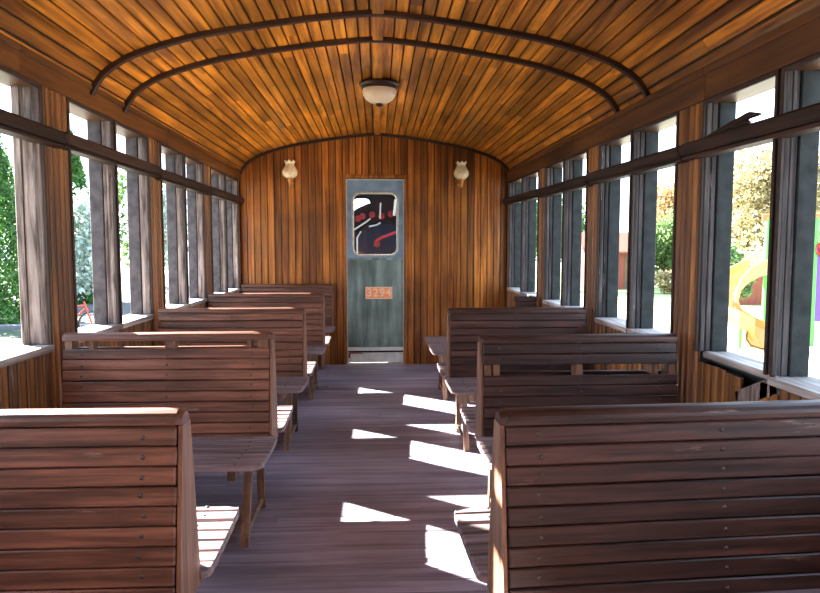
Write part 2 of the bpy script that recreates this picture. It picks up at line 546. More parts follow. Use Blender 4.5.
# ------------------------------------------------------------------ end wall with its door opening
DX0, DX1, DZ = -.335, .300, 2.035
mb = MB()
beads(mb, (XL, YW, 0), (1, 0, 0), (0, 0, 1), (0, -1, 0), DX0-.035-XL, 2.56)
beads(mb, (DX1+.035, YW, 0), (1, 0, 0), (0, 0, 1), (0, -1, 0), XR-DX1-.035, 2.56)
beads(mb, (DX0-.035, YW, DZ+.05), (1, 0, 0), (0, 0, 1), (0, -1, 0), DX1-DX0+.07, 2.56-DZ-.05)
mb.box(XL-.1, DX0-.01, YW+.019, YW+.08, -.1, 2.5, mi=1); mb.box(DX1+.01, XR+.1, YW+.019, YW+.08, -.1, 2.5, mi=1)
mb.box(DX0-.01, DX1+.01, YW+.019, YW+.08, DZ+.012, 2.5, mi=1)
structure(mb.build('wall_end', [M['end'], M['ceil_dark']]), 'end wall of upright varnished boards')
mb = MB()
mb.box(DX0-.035, DX0-.002, YW-.012, YW+.07, 0, DZ+.05, .004, .5)
mb.box(DX1+.002, DX1+.035, YW-.012, YW+.07, 0, DZ+.05, .004, .6)
mb.box(DX0-.002, DX1+.002, YW-.012, YW+.07, DZ+.012, DZ+.05, .004, .4)
structure(mb.build('trim_6', M['end']), 'wooden casing round the end door')
# rear wall behind the camera
mb = MB()
beads(mb, (XL, YB, 0), (1, 0, 0), (0, 0, 1), (0, 1, 0), XR-XL, 2.56)
structure(mb.build('wall_rear', [M['end'], M['ceil_dark']]))


def rrect(cx, cz, w_, h_, r, n=6):
    out = []
    for (sx, sz, a0) in ((1, 1, 0), (-1, 1, 90), (-1, -1, 180), (1, -1, 270)):
        for k in range(n+1):
            a = math.radians(a0 + 90*k/n)
            out.append((cx+sx*(w_/2-r)+r*math.cos(a), cz+sz*(h_/2-r)+r*math.sin(a)))
    return out


# ------------------------------------------------------------------ end door
door = empty('door_1', (0, YW, 0))
structure(door, 'narrow blue-grey end door with a rounded window and orange number plate')
WX, WZ, WW, WH = -.018, 1.55, .47, .665
ZS = 1.175                                   # paint line
mb = MB()


def plate_with_hole(mb, x0, x1, z0, z1, hole, y0, y1, mi=0):
    """a slab with a rounded hole, made of one ring between outline and hole"""
    n = len(hole)
    cx = sum(p[0] for p in hole)/n; cz = sum(p[1] for p in hole)/n
    outp = []
    for (hx, hz) in hole:
        dx, dz = hx-cx, hz-cz
        t = min(((x1 if dx > 0 else x0)-cx)/dx if abs(dx) > 1e-6 else 1e9, ((z1 if dz > 0 else z0)-cz)/dz if abs(dz) > 1e-6 else 1e9)
        outp.append((cx+dx*t, cz+dz*t))
    vs = [(p[0], y0, p[1]) for p in outp] + [(p[0], y0, p[1]) for p in hole] + [(p[0], y1, p[1]) for p in outp] + [(p[0], y1, p[1]) for p in hole]
    fs = []
    for i in range(n):
        j = (i+1) % n
        fs += [(i, j, n+j, n+i), (2*n+i, 2*n+j, 3*n+j, 3*n+i), (n+i, n+j, 3*n+j, 3*n+i)]
        if abs(outp[i][0]-outp[j][0]) < 1e-6 or abs(outp[i][1]-outp[j][1]) < 1e-6:
            fs.append((i, j, 2*n+j, 2*n+i))
    # corners of the slab
    for i in range(n):
        j = (i+1) % n
        a, b = outp[i], outp[j]
        if abs(a[0]-b[0]) > 1e-6 and abs(a[1]-b[1]) > 1e-6:
            c = (a[0] if abs(a[0]-x0) < 1e-6 or abs(a[0]-x1) < 1e-6 else b[0], a[1] if abs(a[1]-z0) < 1e-6 or abs(a[1]-z1) < 1e-6 else b[1])
            k = len(vs)
            vs += [(c[0], y0, c[1]), (c[0], y1, c[1])]
            fs += [(i, j, k), (2*n+i, 2*n+j, k+1)]
    mb.add(vs, fs, .5, mi)


hole = rrect(WX, WZ, WW, WH, .075)
plate_with_hole(mb, DX0+.012, DX1-.012, ZS, DZ-.006, hole, .012, .045)
mb.build('upper_panel', M['door_blue'], door)
mb = MB(); mb.box(DX0+.012, DX1-.012, .014, .043, .19, ZS-.002, .003, .5)
mb.box(DX0+.02, DX1-.02, .006, .016, ZS-.018, ZS+.008, .002, .9)
mb.build('lower_panel', M['door_green'], door)
mb = MB()
mb.box(DX0, DX0+.013, .0, .05, 0.01, DZ+.006, .002, .5); mb.box(DX1-.013, DX1, .0, .05, 0.01, DZ+.006, .002, .5)
mb.box(DX0+.013, DX1-.013, .0, .05, DZ-.008, DZ+.006, .002, .5)
mb.build('metal_edging', M['door_edge'], door)
mb = MB()
ho = rrect(WX, WZ, WW+.045, WH+.045, .09); hi = rrect(WX, WZ, WW-.006, WH-.006, .07)
n = len(ho)
hm = rrect(WX, WZ, WW+.02, WH+.02, .08)
vs = [(p[0], .011, p[1]) for p in ho] + [(p[0], -.006, p[1]) for p in hm] + [(p[0], .0, p[1]) for p in hi] + [(p[0], .05, p[1]) for p in hi]
fs = [(r*n+i, r*n+(i+1) % n, (r+1)*n+(i+1) % n, (r+1)*n+i) for r in range(3) for i in range(n)]
mb.add(vs, fs, .5, 0, True)
gask = mb.build('window_gasket', M['rubber'], door)
mb = MB(); mb.prism(hole, 1, .028, .032, .5)
gask_pane = mb.build('window_pane', M['glass'], door)
mb = MB()
mb.box(DX0+.013, DX1-.013, .004, .046, .150, .188, .003, .6)
mb.box(DX0+.013, DX1-.013, .012, .046, .018, .128, .003, .5)
mb.box(DX0+.016, DX1-.016, .03, .046, .127, .151, 0, .5, 1)
foot_strip = mb.build('threshold_strip', [M['pale_strip'], M['black']], door)  # stands for a sunlit threshold, the sunlight put into its pale colour
mb = MB(); mb.box(DX0+.016, DX0+.036, .002, .012, .07, .126, .002, .5); mb.box(DX0+.036, DX0+.17, .006, .0125, .118, .126, .001, .5)
mb.build('red_tag', M['red'], foot_strip)
mb = MB()
PXc, PZc = .020, .795
mb.box(PXc-.148, PXc+.148, .002, .0135, PZc-.066, PZc+.066, .002, .5)
npl_ = mb.build('number_plate', M['orange'], door)
npl_['label'] = 'orange number plate with raised digits'
mb = MB()
for (a, b, c, d) in ((-.148, .148, -.066, -.057), (-.148, .148, .057, .066), (-.148, -.139, -.057, .057), (.139, .148, -.057, .057)):
    mb.box(PXc+a, PXc+b, -.003, .002, PZc+c, PZc+d, .001, .5)
mb.build('plate_border', M['plate_pale'], npl_)
cu = bpy.data.curves.new('plate_number', 'FONT'); cu.body = '3294'; cu.size = .125; cu.extrude = .002
cu.align_x = 'CENTER'; cu.align_y = 'CENTER'; cu.space_character = 1.12; cu.offset = .002
to = bpy.data.objects.new('tmp', cu); C.objects.link(to)
bpy.context.view_layer.update()
me = bpy.data.meshes.new_from_object(to.evaluated_get(bpy.context.evaluated_depsgraph_get()))
bpy.data.objects.remove(to)
me.name = 'plate_digits'; me.materials.clear(); me.materials.append(M['plate_pale'])
po = bpy.data.objects.new('plate_digits', me); C.objects.link(po)
po.rotation_euler = (PI/2, 0, 0); po.location = (PXc, -.001, PZc); po.parent = npl_
mb = MB(); mb.box(DX0, DX1, -.03, .06, -.005, .012, .002, .5)
mb.build('threshold', M['door_edge'], door)

# ------------------------------------------------------------------ side walls, windows, rails
wn = [0]; tn = [6]


def side_build(side):
    S = SIDE[side]; x = S['x']; s = S['s']; wp = warp_of(side)
    inn = Vector((-s, 0, 0))
    xo = x + s*TH
    # bay centres from the end wall backwards
    cs = [S['c'] + PITCH*k for k in range(3)] + [YW + .02]
    cs = [S['c'] - PITCH*k for k in range(4, 0, -1)] + cs
    PH = .13                                   # half panel
    broken = side == 'right'
    mb = MB()
    bays = list(zip(cs[:-1], cs[1:]))
    # posts between the pairs: upright boards
    for c in cs:
        a, b = max(c-PH, YB), min(c+PH, YW-.001)
        if b-a < .02: continue
        beads(mb, (x, a, .0), (0, 1, 0), (0, 0, 1), inn, b-a, S['rz0']+.02, pw=.052, gap=.015, var=(.0, 1), ch=.007)
        beads(mb, (x, a, S['rz1']-.01), (0, 1, 0), (0, 0, 1), inn, b-a, S['tt']+.05-S['rz1'], pw=.052, gap=.015, var=(.0, 1), ch=.007)
    # boards under the sills
    for (c0, c1) in bays:
        a, b = max(c0+PH, YB), min(c1-PH, YW)
        if b <= a: continue
        if broken and abs(c0+PITCH-S['c']) < .1:
            beads(mb, (x, a, 0), (0, 1, 0), (0, 0, 1), inn, .60, S['sill']-.03, pw=.062, gap=.007, cut=True)
            beads(mb, (x, a+.60, 0), (0, 1, 0), (0, 0, 1), inn, .13, S['sill']-.20, pw=.062, gap=.007, cut=True)
            beads(mb, (x, a+.73, 0), (0, 1, 0), (0, 0, 1), inn, b-a-.73, S['sill']-.045, pw=.062, gap=.007, cut=True)
        else:
            beads(mb, (x, a, 0), (0, 1, 0), (0, 0, 1), inn, b-a, S['sill']-.02, pw=.066, gap=.015, ch=.006)
    structure(mb.build('wall_'+side, [M['side'], M['ceil_dark']], warp=wp), 'side wall of upright varnished boards')
    # outer skin: below the windows, above them, and posts behind the panels
    mb = MB()
    mb.box(min(x+s*.075, xo), max(x+s*.075, xo), YB-.1, YW+.1, -.35, S['sill']-.06, 0, .5)
    mb.box(min(x+s*.02, xo), max(x+s*.02, xo), YB-.1, YW+.1, S['tt']+.02, 2.14, 0, .5)
    for c in cs:
        a, b = max(c-PH+.028, YB-.1), min(c+PH-.028, YW+.1)
        if b > a: mb.box(min(x+s*.02, xo-s*.004), max(x+s*.02, xo-s*.004), a, b, S['sill']-.06, S['tt']+.02, 0, .5)
    structure(mb.build('trim_%d' % (tn[0]+1), M['steel_'+side[0]], warp=wp), 'steel outer skin of the carriage side')
    tn[0] += 1
    # frieze board above the windows
    mb = MB()
    y0 = YB
    while y0 < YW:
        y1 = min(YW-.001, y0+1.9)
        mb.box(min(x-s*.012, x+s*.02), max(x-s*.012, x+s*.02), y0+.001, y1-.001, S['tt']+.012, 2.135, .003)
        mb.box(min(x-s*.024, x+s*.0), max(x-s*.024, x+s*.0), y0+.001, y1-.001, 2.105, 2.135, .006)
        y0 = y1 if y1 < YW-.01 else YW+1
    structure(mb.build('trim_%d' % (tn[0]+1), M['frieze'], warp=wp), 'varnished frieze board above the windows')
    tn[0] += 1
    # rail segments, one per bay
    for (c0, c1) in bays:
        a, b = max(c0, YB), min(c1, YW-.012)
        if b <= a: continue
        mb = MB()
        dz = random.uniform(-.006, .006)
        z0, z1 = S['rz0']+dz, S['rz1']+dz
        X0, X1 = x-s*.055, x+s*.05
        R = Matrix.Translation((0, (a+b)/2, 0)) @ Matrix.Rotation(random.uniform(-.006, .006), 4, 'X') @ Matrix.Translation((0, -(a+b)/2, 0))
        mb.box(min(X0, x+s*.03), max(X0, x+s*.03), a+.004, b-.004, z0+.018, z1, .010, M=None)
        mb.box(min(x-s*.040, x+s*.03), max(x-s*.040, x+s*.03), a+.004, b-.004, z0, z0+.016, .004)
        mb.box(min(x+s*.03, xo), max(x+s*.03, xo), a+.004, b-.004, z0+.040, z1-.008, .004)
        structure(mb.build('trim_%d' % (tn[0]+1), M['rail'], warp=wp), 'dark rail between windows and transoms')
        tn[0] += 1
    # windows
    for bi, (c0, c1) in enumerate(bays):
        a, b = c0+PH, c1-PH
        if a < YB: continue
        b = min(b, YW-.03)
        mid = (c0+c1)/2 if c1 < YW else (a+b)/2
        for wi, (w0, w1) in enumerate(((a, mid-.0), (mid+.0, b))):
            wn[0] += 1
            root = empty('window_%d' % wn[0], (x, (w0+w1)/2, S['sill']))
            structure(root, 'open window with a small transom above, %s side' % side)
            y_in0 = w0 if wi == 0 else w0+.024
            y_in1 = w1-.024 if wi == 0 else w1
            o = Vector(root.location)
            inv = lambda mbx, nm, mat: mbx.build(nm, mat, root, recalc=True, warp=(lambda X, Y, Z: tuple(Vector(wp(X, Y, Z) if wp else (X, Y, Z)) - o)))
            for (j0, j1, face) in ((w0+.001, y_in0+(.010 if wi == 0 else 0), 1), (y_in1-(.010 if wi == 1 else 0), w1-.001, -1)):
                if wi == 0 and face == 1: j0 = w0-.025
                if wi == 1 and face == -1: j1 = w1+.025
                jm = MB()
                near_l = side == 'left' and w1 < S['c']
                t_w = .125 if (near_l and face == -1) else .058
                # two weathered uprights with a groove between them
                jm.box(min(x+s*.004, x+s*.036), max(x+s*.004, x+s*.028), j0, j1, S['sill'], S['tt']+.01, .004)
                jm.box(min(x+s*.031, x+s*t_w), max(x+s*.031, x+s*t_w), j0+.004, j1-.004, S['sill'], S['tt']+.01, .005)
                if near_l and face == -1:
                    jm.box(min(x+s*.085, x+s*.089), max(x+s*.085, x+s*.089), j0-.003, j0+.01, S['sill'], S['tt'], .001, .0)
                inv(jm, 'jamb', M['weather'] if side == 'left' else M['weather_shade'])
                if not (near_l and face == -1):
                    pm = MB()
                    pm.box(min(x+s*.060, xo), max(x+s*.060, xo), j0-.002, j1+.002, S['sill']-.02, S['tt']+.02, .004, .5)
                    inv(pm, 'outer_post', M['steel_'+side[0]])
            # sill
            sm = MB()
            if not (broken and wi == 1 and abs(c0+PITCH-S['c']) < .1):
                sm.box(min(x-s*.016, xo+s*.02), max(x-s*.016, xo+s*.02), y_in0-.01, y_in1+.01, S['sill']-.032, S['sill']-.001, .005)
            else:
                sm.box(min(x+s*.03, xo+s*.02), max(x+s*.03, xo+s*.02), y_in0-.01, y_in1+.01, S['sill']-.032, S['sill']-.001, .005)
            inv(sm, 'sill', M['sill'])
            # inner beads
            bm_ = MB()
            for (q0, q1) in ((y_in0-.013, y_in0+.003), (y_in1-.003, y_in1+.013)):
                for (zz0, zz1) in ((S['sill']-.001, S['rz0']+.01), (S['rz1']-.004, S['tt']+.012)):
                    bm_.box(min(x-s*.008, x+s*.006), max(x-s*.008, x+s*.006), q0, q1, zz0, zz1, .003, .5)
            bm_.box(min(x-s*.008, x+s*.006), max(x-s*.008, x+s*.006), y_in0+.003, y_in1-.003, S['tt']-.006, S['tt']+.012, .003, .5)
            inv(bm_, 'stop_bead', M['stop'])
            hm_ = MB()
            hm_.box(min(x+s*.006, xo), max(x+s*.006, xo), y_in0, y_in1, S['tt']+.000, S['tt']+.018, .003)
            inv(hm_, 'head', M['frieze'])
    return cs


csL = side_build('left')
csR = side_build('right')

# broken sill boards on the right
mb = MB()
R = Matrix.Translation((XR+.012, 2.40, .735)) @ Matrix.Rotation(math.radians(-24), 4, 'X')
mb.box(-.012, .012, -.17, .12, -.035, .035, .006, .7, M=R)
R = Matrix.Translation((XR+.05, 2.46, .70)) @ Matrix.Rotation(math.radians(-12), 4, 'X')
mb.box(-.012, .012, -.14, .14, -.03, .03, .006, .3, M=R)
tag(mb.build('broken_board', M['weather']), 'broken weathered boards in the hole under the right window sill', 'board')
# splinter lying in the transom
mb = MB()
mb.tube([(XR-.03, 2.86, 1.735), (XR-.01, 2.74, 1.77), (XR+.02, 2.63, 1.80), (XR+.04, 2.56, 1.822), (XR+.05, 2.50, 1.815)], [.012, .017, .018, .016, .006], 6, .4)
mb.tube([(XR+.02, 2.63, 1.79), (XR+.035, 2.57, 1.80), (XR+.04, 2.55, 1.79)], [.016, .014, .006], 6, .4)
tag(mb.build('wood_splinter', M['rail']), 'dark splintered piece of wood leaning in a right-hand transom', 'wood scrap')

# ------------------------------------------------------------------ benches


def seat_slat(mb, x0, xe_fn, ya, yb_, z0, z1, flip, front=False):
    """one seat slat; its aisle end follows the rounded outline of the seat"""
    n = 5
    pl = [(x0, ya), ] + [(xe_fn(ya+(yb_-ya)*k/n), ya+(yb_-ya)*k/n) for k in range(n+1)] + [(x0, yb_)]
    cx = sum(p[0] for p in pl)/len(pl); cy = sum(p[1] for p in pl)/len(pl)
    ins = .0035
    def sh(p):
        return (p[0] + (ins if p[0] < cx else -ins), p[1] + (ins if p[1] < cy else -ins))
    m_ = len(pl)
    rings = [[(p[0], p[1], z0) for p in pl], [(p[0], p[1], z1-.004) for p in pl], [(*sh(p), z1) for p in pl]]
    vs = [q for r in rings for q in r]
    if front:
        vs = [(q[0], q[1], q[2] - (.010 if abs(q[1]) > abs(cy) and q[2] > z0+.01 else 0)) for q in vs]
    fs = [tuple(range(m_)), tuple(reversed(range(2*m_, 3*m_)))]
    for r in range(2):
        for i in range(m_):
            fs.append((r*m_+i, r*m_+(i+1) % m_, (r+1)*m_+(i+1) % m_, (r+1)*m_+i))
    vr = random.random()
    if flip: vs = [(-q[0], q[1], q[2]) for q in vs]
    mb.add(vs, fs, vr)
    # two bolts
    for bx in (xe_fn((ya+yb_)/2)-.10-random.uniform(0, .02), x0+.12):
        bx_ = -bx if flip else bx
        mb.lathe([(.007, z1-.002), (.006, z1+.0016), (.0, z1+.002)], (bx_, (ya+yb_)/2, 0), 8, mi=1)


def bench(side, yb, x_aisle, x_wall, label, kind='plain', rz=0, back='full', far=True, seat_out=.032, zt=.90, sag=0.0):
    """a back-to-back slatted bench; built with its aisle end on +x, mirrored for the right side"""
    flip = side == 'right'
    sg = -1 if flip else 1
    xw, xa = sg*x_wall, sg*x_aisle            # now xw < xa
    root = empty('bench', (x_aisle, yb, 0), rz)
    tag(root, label, 'bench', 'slatted wooden benches of the carriage')
    L = xa-xw
    xf = lambda X: sg*(X-xa)                  # to local coordinates
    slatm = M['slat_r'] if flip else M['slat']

    def t_of(z): return .026 + max(0, (zt-.03-z))/.43*.055
    sides = (-1, 1) if far else (-1,)
    # ---- back
    top = zt-.034
    skip = []
    z_top = top-.004
    if kind == 'gap_top': z_top = top-.038
    z = z_top; k = 0
    pitch_s = .0475
    if back == 'full':
        mb = MB()
        while z-.044 > .405:
            if not (kind == 'gap_third' and k == 2):
                for sd in sides:
                    zc = z-.022
                    th = math.atan(.055/.43)*sd
                    Mx = Matrix.Translation((0, sd*(t_of(zc)+.006), zc)) @ Matrix.Rotation(th, 4, 'X') \
                        @ Matrix.Rotation(random.uniform(-.0018, .0018), 4, 'Y')
                    x0_, x1_ = xf(xw+.004), xf(xa-.006)
                    x1_ += sg*random.uniform(-.002, .001)
                    mb.box(min(x0_, x1_), max(x0_, x1_), -.009, .009, -.0226, .0226, .0035, M=Mx)
                    for bx in (xa-.085+random.uniform(-.006, .006), (xw+xa)/2, xw+.09):
                        p = Mx @ Vector((xf(bx), sd*.009, random.uniform(-.004, .004)))
                        mb.lathe([(.0062, -sd*.001), (.0055, sd*.0018), (0, sd*.0026)], tuple(p), 8, mi=1, axis='y')
            z -= pitch_s; k += 1
        mb.build('backrest', [slatm, M['bolt']], root)
        # top rail
        mb = MB()
        pr = []
        wt = .036
        for a in range(9):
            an = PI*a/8
            pr.append((wt*math.cos(an)*1.0, top+.012+.022*math.sin(an)))
        pr = [(wt, top), ] + pr + [(-wt, top)]
        x0_, x1_ = xf(xw), xf(xa+.004)
        n = len(pr)
        xs = [x0_ + (x1_-x0_)*t for t in (0, .3, .6, .9, .985, 1.0)]
        sc_ = [1, 1, 1, 1, .97, .78]
        vs = []
        for X, q in zip(xs, sc_):
            wob = random.uniform(-.0015, .0015)
            vs += [(X, p[0]*q, top+(p[1]-top)*q+wob) for p in pr]
        fs = [tuple(range(n)), tuple(reversed(range(len(vs)-n, len(vs))))]
        for r in range(len(xs)-1):
            for i in range(n):
                fs.append((r*n+i, r*n+(i+1) % n, (r+1)*n+(i+1) % n, (r+1)*n+i))
        mb.add(vs, fs, .6, 0)
        mb.build('top_rail', slatm, root)
    elif back == 'stub':
        mb = MB()
        z = top
        while z-.044 > .62:
            for sd in sides:
                zc = z-.022
                x0_, x1_ = xf(xw+.004), xf(xw+.17+random.uniform(-.01, .03))
                mb.box(min(x0_, x1_), max(x0_, x1_), sd*(t_of(zc)+.006)-.009, sd*(t_of(zc)+.006)+.009, zc-.0215, zc+.0215, .004)
            z -= pitch_s
        mb.build('backrest', slatm, root)
    # upright A-shaped boards
    ends = [(xw+.006, xw+.036)]
    if back == 'full': ends += [((xw+xa)/2-.015, (xw+xa)/2+.015), (xa-.03, xa)]
    for (e0, e1) in ends:
        mb = MB()
        zb = .40
        ext = -.003 if e1 == xa or True else 0
        tb, tt_ = t_of(zb)-.0035, t_of(top)-.0035
        outb = .016 if e1 == xa else 0
        if e1 == xa:
            # covers the slat ends towards the aisle
            poly = [(-(tb+.012), zb), (-(tt_+.010), top-.001), (tt_+.010, top-.001), (tb+.012, zb)]
            if not far: poly = [(-(tb+.012), zb), (-(tt_+.010), top-.001), (.02, top-.001), (.02, zb)]
            a0, a1 = xf(xa-.004), xf(xa+.006)
            mb.prism(poly, 0, min(a0, a1), max(a0, a1), .6)
            mb.prism([(-tb, zb), (-tt_, top-.001), (min(tt_, .9 if far else .02), top-.001), (tb if far else .02, zb)], 0, min(xf(xa-.045), xf(xa-.013)), max(xf(xa-.045), xf(xa-.013)), .5)
        else:
            mb.prism([(-tb, zb), (-tt_, top-.001), (tt_ if far else .02, top-.001), (tb if far else .02, zb)], 0, min(xf(e0), xf(e1)), max(xf(e0), xf(e1)), .4)
        mb.build('end_board' if e1 == xa or e0 == xw+.006 else 'middle_board', M['endpanel'], root)
    # ---- seats
    D0, D1 = .075, .50
    xs_e = seat_out
    for sd in sides:
        mb = MB()
        ns = 7
        D1 = .512 if sd > 0 else .495
        dp = (D1-D0)/ns
        r = .06

        def xe(yy):
            q = abs(yy)
            e = xs_e - (0 if q > D0+.035 else .035-math.sqrt(max(0, .035**2-(D0+.035-q)**2)))
            u = q-(D1-r)
            if u > 0: e -= r-math.sqrt(max(0, r*r-u*u))
            return e
        for i in range(ns):
            a, b = D0+i*dp+.003, D0+(i+1)*dp-.003
            ya, yb_ = (a, b) if sd > 0 else (-b, -a)
            zt_ = .452 - (.004 if i in (1, 2, 3, 4) else 0) - (.014*(1-i/6) if sd > 0 else 0)
            seat_slat(mb, xw-xa+.006, xe, ya, yb_, zt_-.022, zt_, flip, front=(i == ns-1))
        seat = mb.build('seat', [M['seat'], M['bolt']], root)
        # bearers below the slats
        for bx in (xa-.10, xw+.10, (xw+xa)/2):
            mb = MB()
            x0_, x1_ = xf(bx-.016), xf(bx+.016)
            y0_, y1_ = sd*.05, sd*(D1-.06)
            mb.box(min(x0_, x1_), max(x0_, x1_), min(y0_, y1_), max(y0_, y1_), .37, .412 if sd > 0 else .4245, .004)
            mb.build('seat_bearer', M['legw'], seat)
    # ---- legs
    for bx in (xa-.085, xw+.11):
        for sd in (-1, 1):
            if sd == 1 and not far: sd_y = .0
            mb = MB()
            ys, yf = sd*.14, sd*.215
            if not far and sd == 1: ys, yf = .02, .03
            X = xf(bx)
            pts = []
            for t in (0, .25, .5, .75, 1):
                pts.append((X + sg*(-.012)*math.sin(t*PI*.5) + 0, ys+(yf-ys)*(t**1.4), .39*(1-t)))
            vs = []; fs = []
            for i, p in enumerate(pts):
                h = .0185 - .004*i/4
                h2 = .017
                vs += [(p[0]-h2, p[1]-h, p[2]), (p[0]+h2, p[1]-h, p[2]), (p[0]+h2, p[1]+h, p[2]), (p[0]-h2, p[1]+h, p[2])]
            for i in range(4):
                for j in range(4):
                    fs.append((i*4+j, i*4+(j+1) % 4, (i+1)*4+(j+1) % 4, (i+1)*4+j))
            fs += [(0, 1, 2, 3), (16, 17, 18, 19)]
            mb.add(vs, fs, random.random())
            mb.build('leg', M['legw'], root)
        mb = MB()
        X = xf(bx)+sg*(-.010)
        y1_ = .2 if far else .02
        mb.box(X-.009, X+.009, -.19, y1_, .035, .062, .003)
        mb.build('stretcher', M['legw'], root)
    if kind == 'gap_top':
        for bx in (xw+.12, (xw+xa)/2+.02, xa-.10, xa-.055):
            mb = MB(); X = xf(bx)
            mb.box(X-.011, X+.011, -.026, .026, z_top-.006, top+.001, .003)
            mb.build('spacer_block', M['endpanel'], root)
    if kind == 'gap_third':
        for bx in (xa-.07, (xw+xa)/2, xw+.10):
            mb = MB(); X = xf(bx)
            mb.box(X-.016, X+.016, -.034, .034, .716, .772, .003)
            mb.build('spacer_block', M['endpanel'], root)
    return root


bench('left', 1.62, -.482, -1.465, 'nearest left bench showing its slatted back, top rail unbroken')
bench('left', 2.99, -.482, -1.405, 'left bench with a slot below its top rail, second from the front', 'gap_top', zt=.915)
bench('left', 4.34, -.484, -1.43, 'third left bench from the camera, without any slot in its back')
bench('left', 5.72, -.470, -1.462, 'fourth left bench, between the third one and the bench at the end wall')
bench('left', 7.10, -.482, -1.462, 'farthest left bench with its back against the end wall', far=False)
bench('right', 1.56, .300, 1.405, 'nearest right bench, set askew and jutting into the aisle', rz=math.radians(3.0), zt=.905)
bench('right', 2.93, .470, 1.375, 'right bench with a missing slat in its back, second from the front', 'gap_third')
bench('right', 4.26, .470, 1.385, 'third right bench from the camera, with an unbroken slatted back')
bench('right', 5.66, .480, 1.400, 'low far right bench with almost all of its back missing', back='stub')

# ------------------------------------------------------------------ lamps
lamp = empty('ceiling_lamp', (.022, 4.93, 2.508))
tag(lamp, 'round ceiling lamp with a cream glass bowl on a dark metal rim', 'ceiling lamp')
mb = MB()
mb.lathe([(0, 0), (.145, 0), (.150, -.006), (.146, -.016), (.128, -.022), (.132, -.034), (.128, -.044), (.118, -.048), (.0, -.048)], n=36)
mb.build('rim', M['bronze'], lamp)
mb = MB()
mb.lathe([(.124, -.046), (.127, -.060), (.122, -.085), (.105, -.112), (.075, -.134), (.04, -.146), (.0, -.149)], n=36)
mb.build('bowl', M['bowl'], lamp)
mb = MB()
mb.lathe([(.0, -.142), (.026, -.145), (.028, -.156), (.018, -.165), (.0, -.168)], n=16)
mb.build('finial', M['bronze'], lamp)


def sconce(x, label):
    o = empty('wall_lamp', (x, YW-.09, 1.94))
    tag(o, label, 'wall lamp', 'wall lamps on the end wall')
    mb = MB()

    def wave(j, a, r, z):
        if j >= 8: return r*(1+.05*(j-7)*math.cos(8*a)), z + .006*(j-7)*math.cos(8*a)
        return r, z
    mb.lathe([(.02, .092), (.045, .098), (.074, .120), (.083, .150), (.078, .178), (.062, .205), (.050, .225), (.047, .240), (.052, .255), (.062, .272)], n=36, wave=wave)
    mb.build('glass_shade', M['shade'], o)
    mb = MB()
    mb.lathe([(.0, -.0), (.010, .004), (.014, .02), (.010, .03), (.018, .045), (.026, .06), (.030, .075), (.040, .088), (.036, .098), (0, .099)], n=16)
    mb.build('lamp_holder', M['brass'], o)
    mb = MB()
    mb.tube([(0, 0, .03), (0, .03, .018), (0, .06, .03), (0, .086, .05)], .008, 8)
    mb.lathe([(0, .074), (.03, .076), (.034, .084), (.034, .090)], (0, 0, .05), 16, axis='y')
    mb.build('bracket', M['brass'], o)


sconce(-.925, 'cream glass wall lamp left of the end door')
sconce(.915, 'cream glass wall lamp right of the end door')

# ------------------------------------------------------------------ outside: ground
GZ = -1.1
mb = MB()
mb.box(-70, 70, -30, 110, GZ-.3, GZ, 0, .5)
structure(mb.build('ground', M['dry']), 'pale sunlit ground outside')
mb = MB(); mb.box(-60, -4.5, -25, 19.2, GZ-.1, GZ+.02, 0, .5)
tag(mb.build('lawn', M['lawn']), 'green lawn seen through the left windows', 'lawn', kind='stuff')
mb = MB(); mb.box(-60, -1.5, 19.2, 19.5, GZ-.1, GZ+.14, .02, .5)
tag(mb.build('kerb', M['kerbm']), 'grey kerb edging the lawn on the left', 'kerb')
mb = MB(); mb.box(-60, -3, 19.5, 60, GZ-.1, GZ+.03, 0, .5)
structure(mb.build('path', M['path']), 'grey paved path beyond the left lawn')
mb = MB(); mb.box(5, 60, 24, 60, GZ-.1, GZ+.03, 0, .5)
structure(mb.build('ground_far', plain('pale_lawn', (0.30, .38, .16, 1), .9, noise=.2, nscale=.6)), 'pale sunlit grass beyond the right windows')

rng = np.random.default_rng(5)


def leaves(name, P, size, mat, parent, droop=0.0):
    n = len(P)
    d = rng.normal(size=(n, 3)); d /= np.linalg.norm(d, axis=1)[:, None]
    e = rng.normal(size=(n, 3)); e -= (e*d).sum(1)[:, None]*d; e /= np.linalg.norm(e, axis=1)[:, None]
    s = size*rng.uniform(.6, 1.3, n)[:, None]
    a = P+d*s; b = P+e*s*.55; c = P-d*s; q = P-e*s*.55
    V = np.stack([a, b, c, q], 1).reshape(-1, 3)
    me = bpy.data.meshes.new(name)
    me.from_pydata(V.tolist(), [], [(4*i, 4*i+1, 4*i+2, 4*i+3) for i in range(n)])
    me.materials.append(mat)
    at = me.attributes.new('var', 'FLOAT', 'FACE'); at.data.foreach_set('value', rng.random(n))
    o = bpy.data.objects.new(name, me); C.objects.link(o)
    if parent: o.parent = parent
    return o


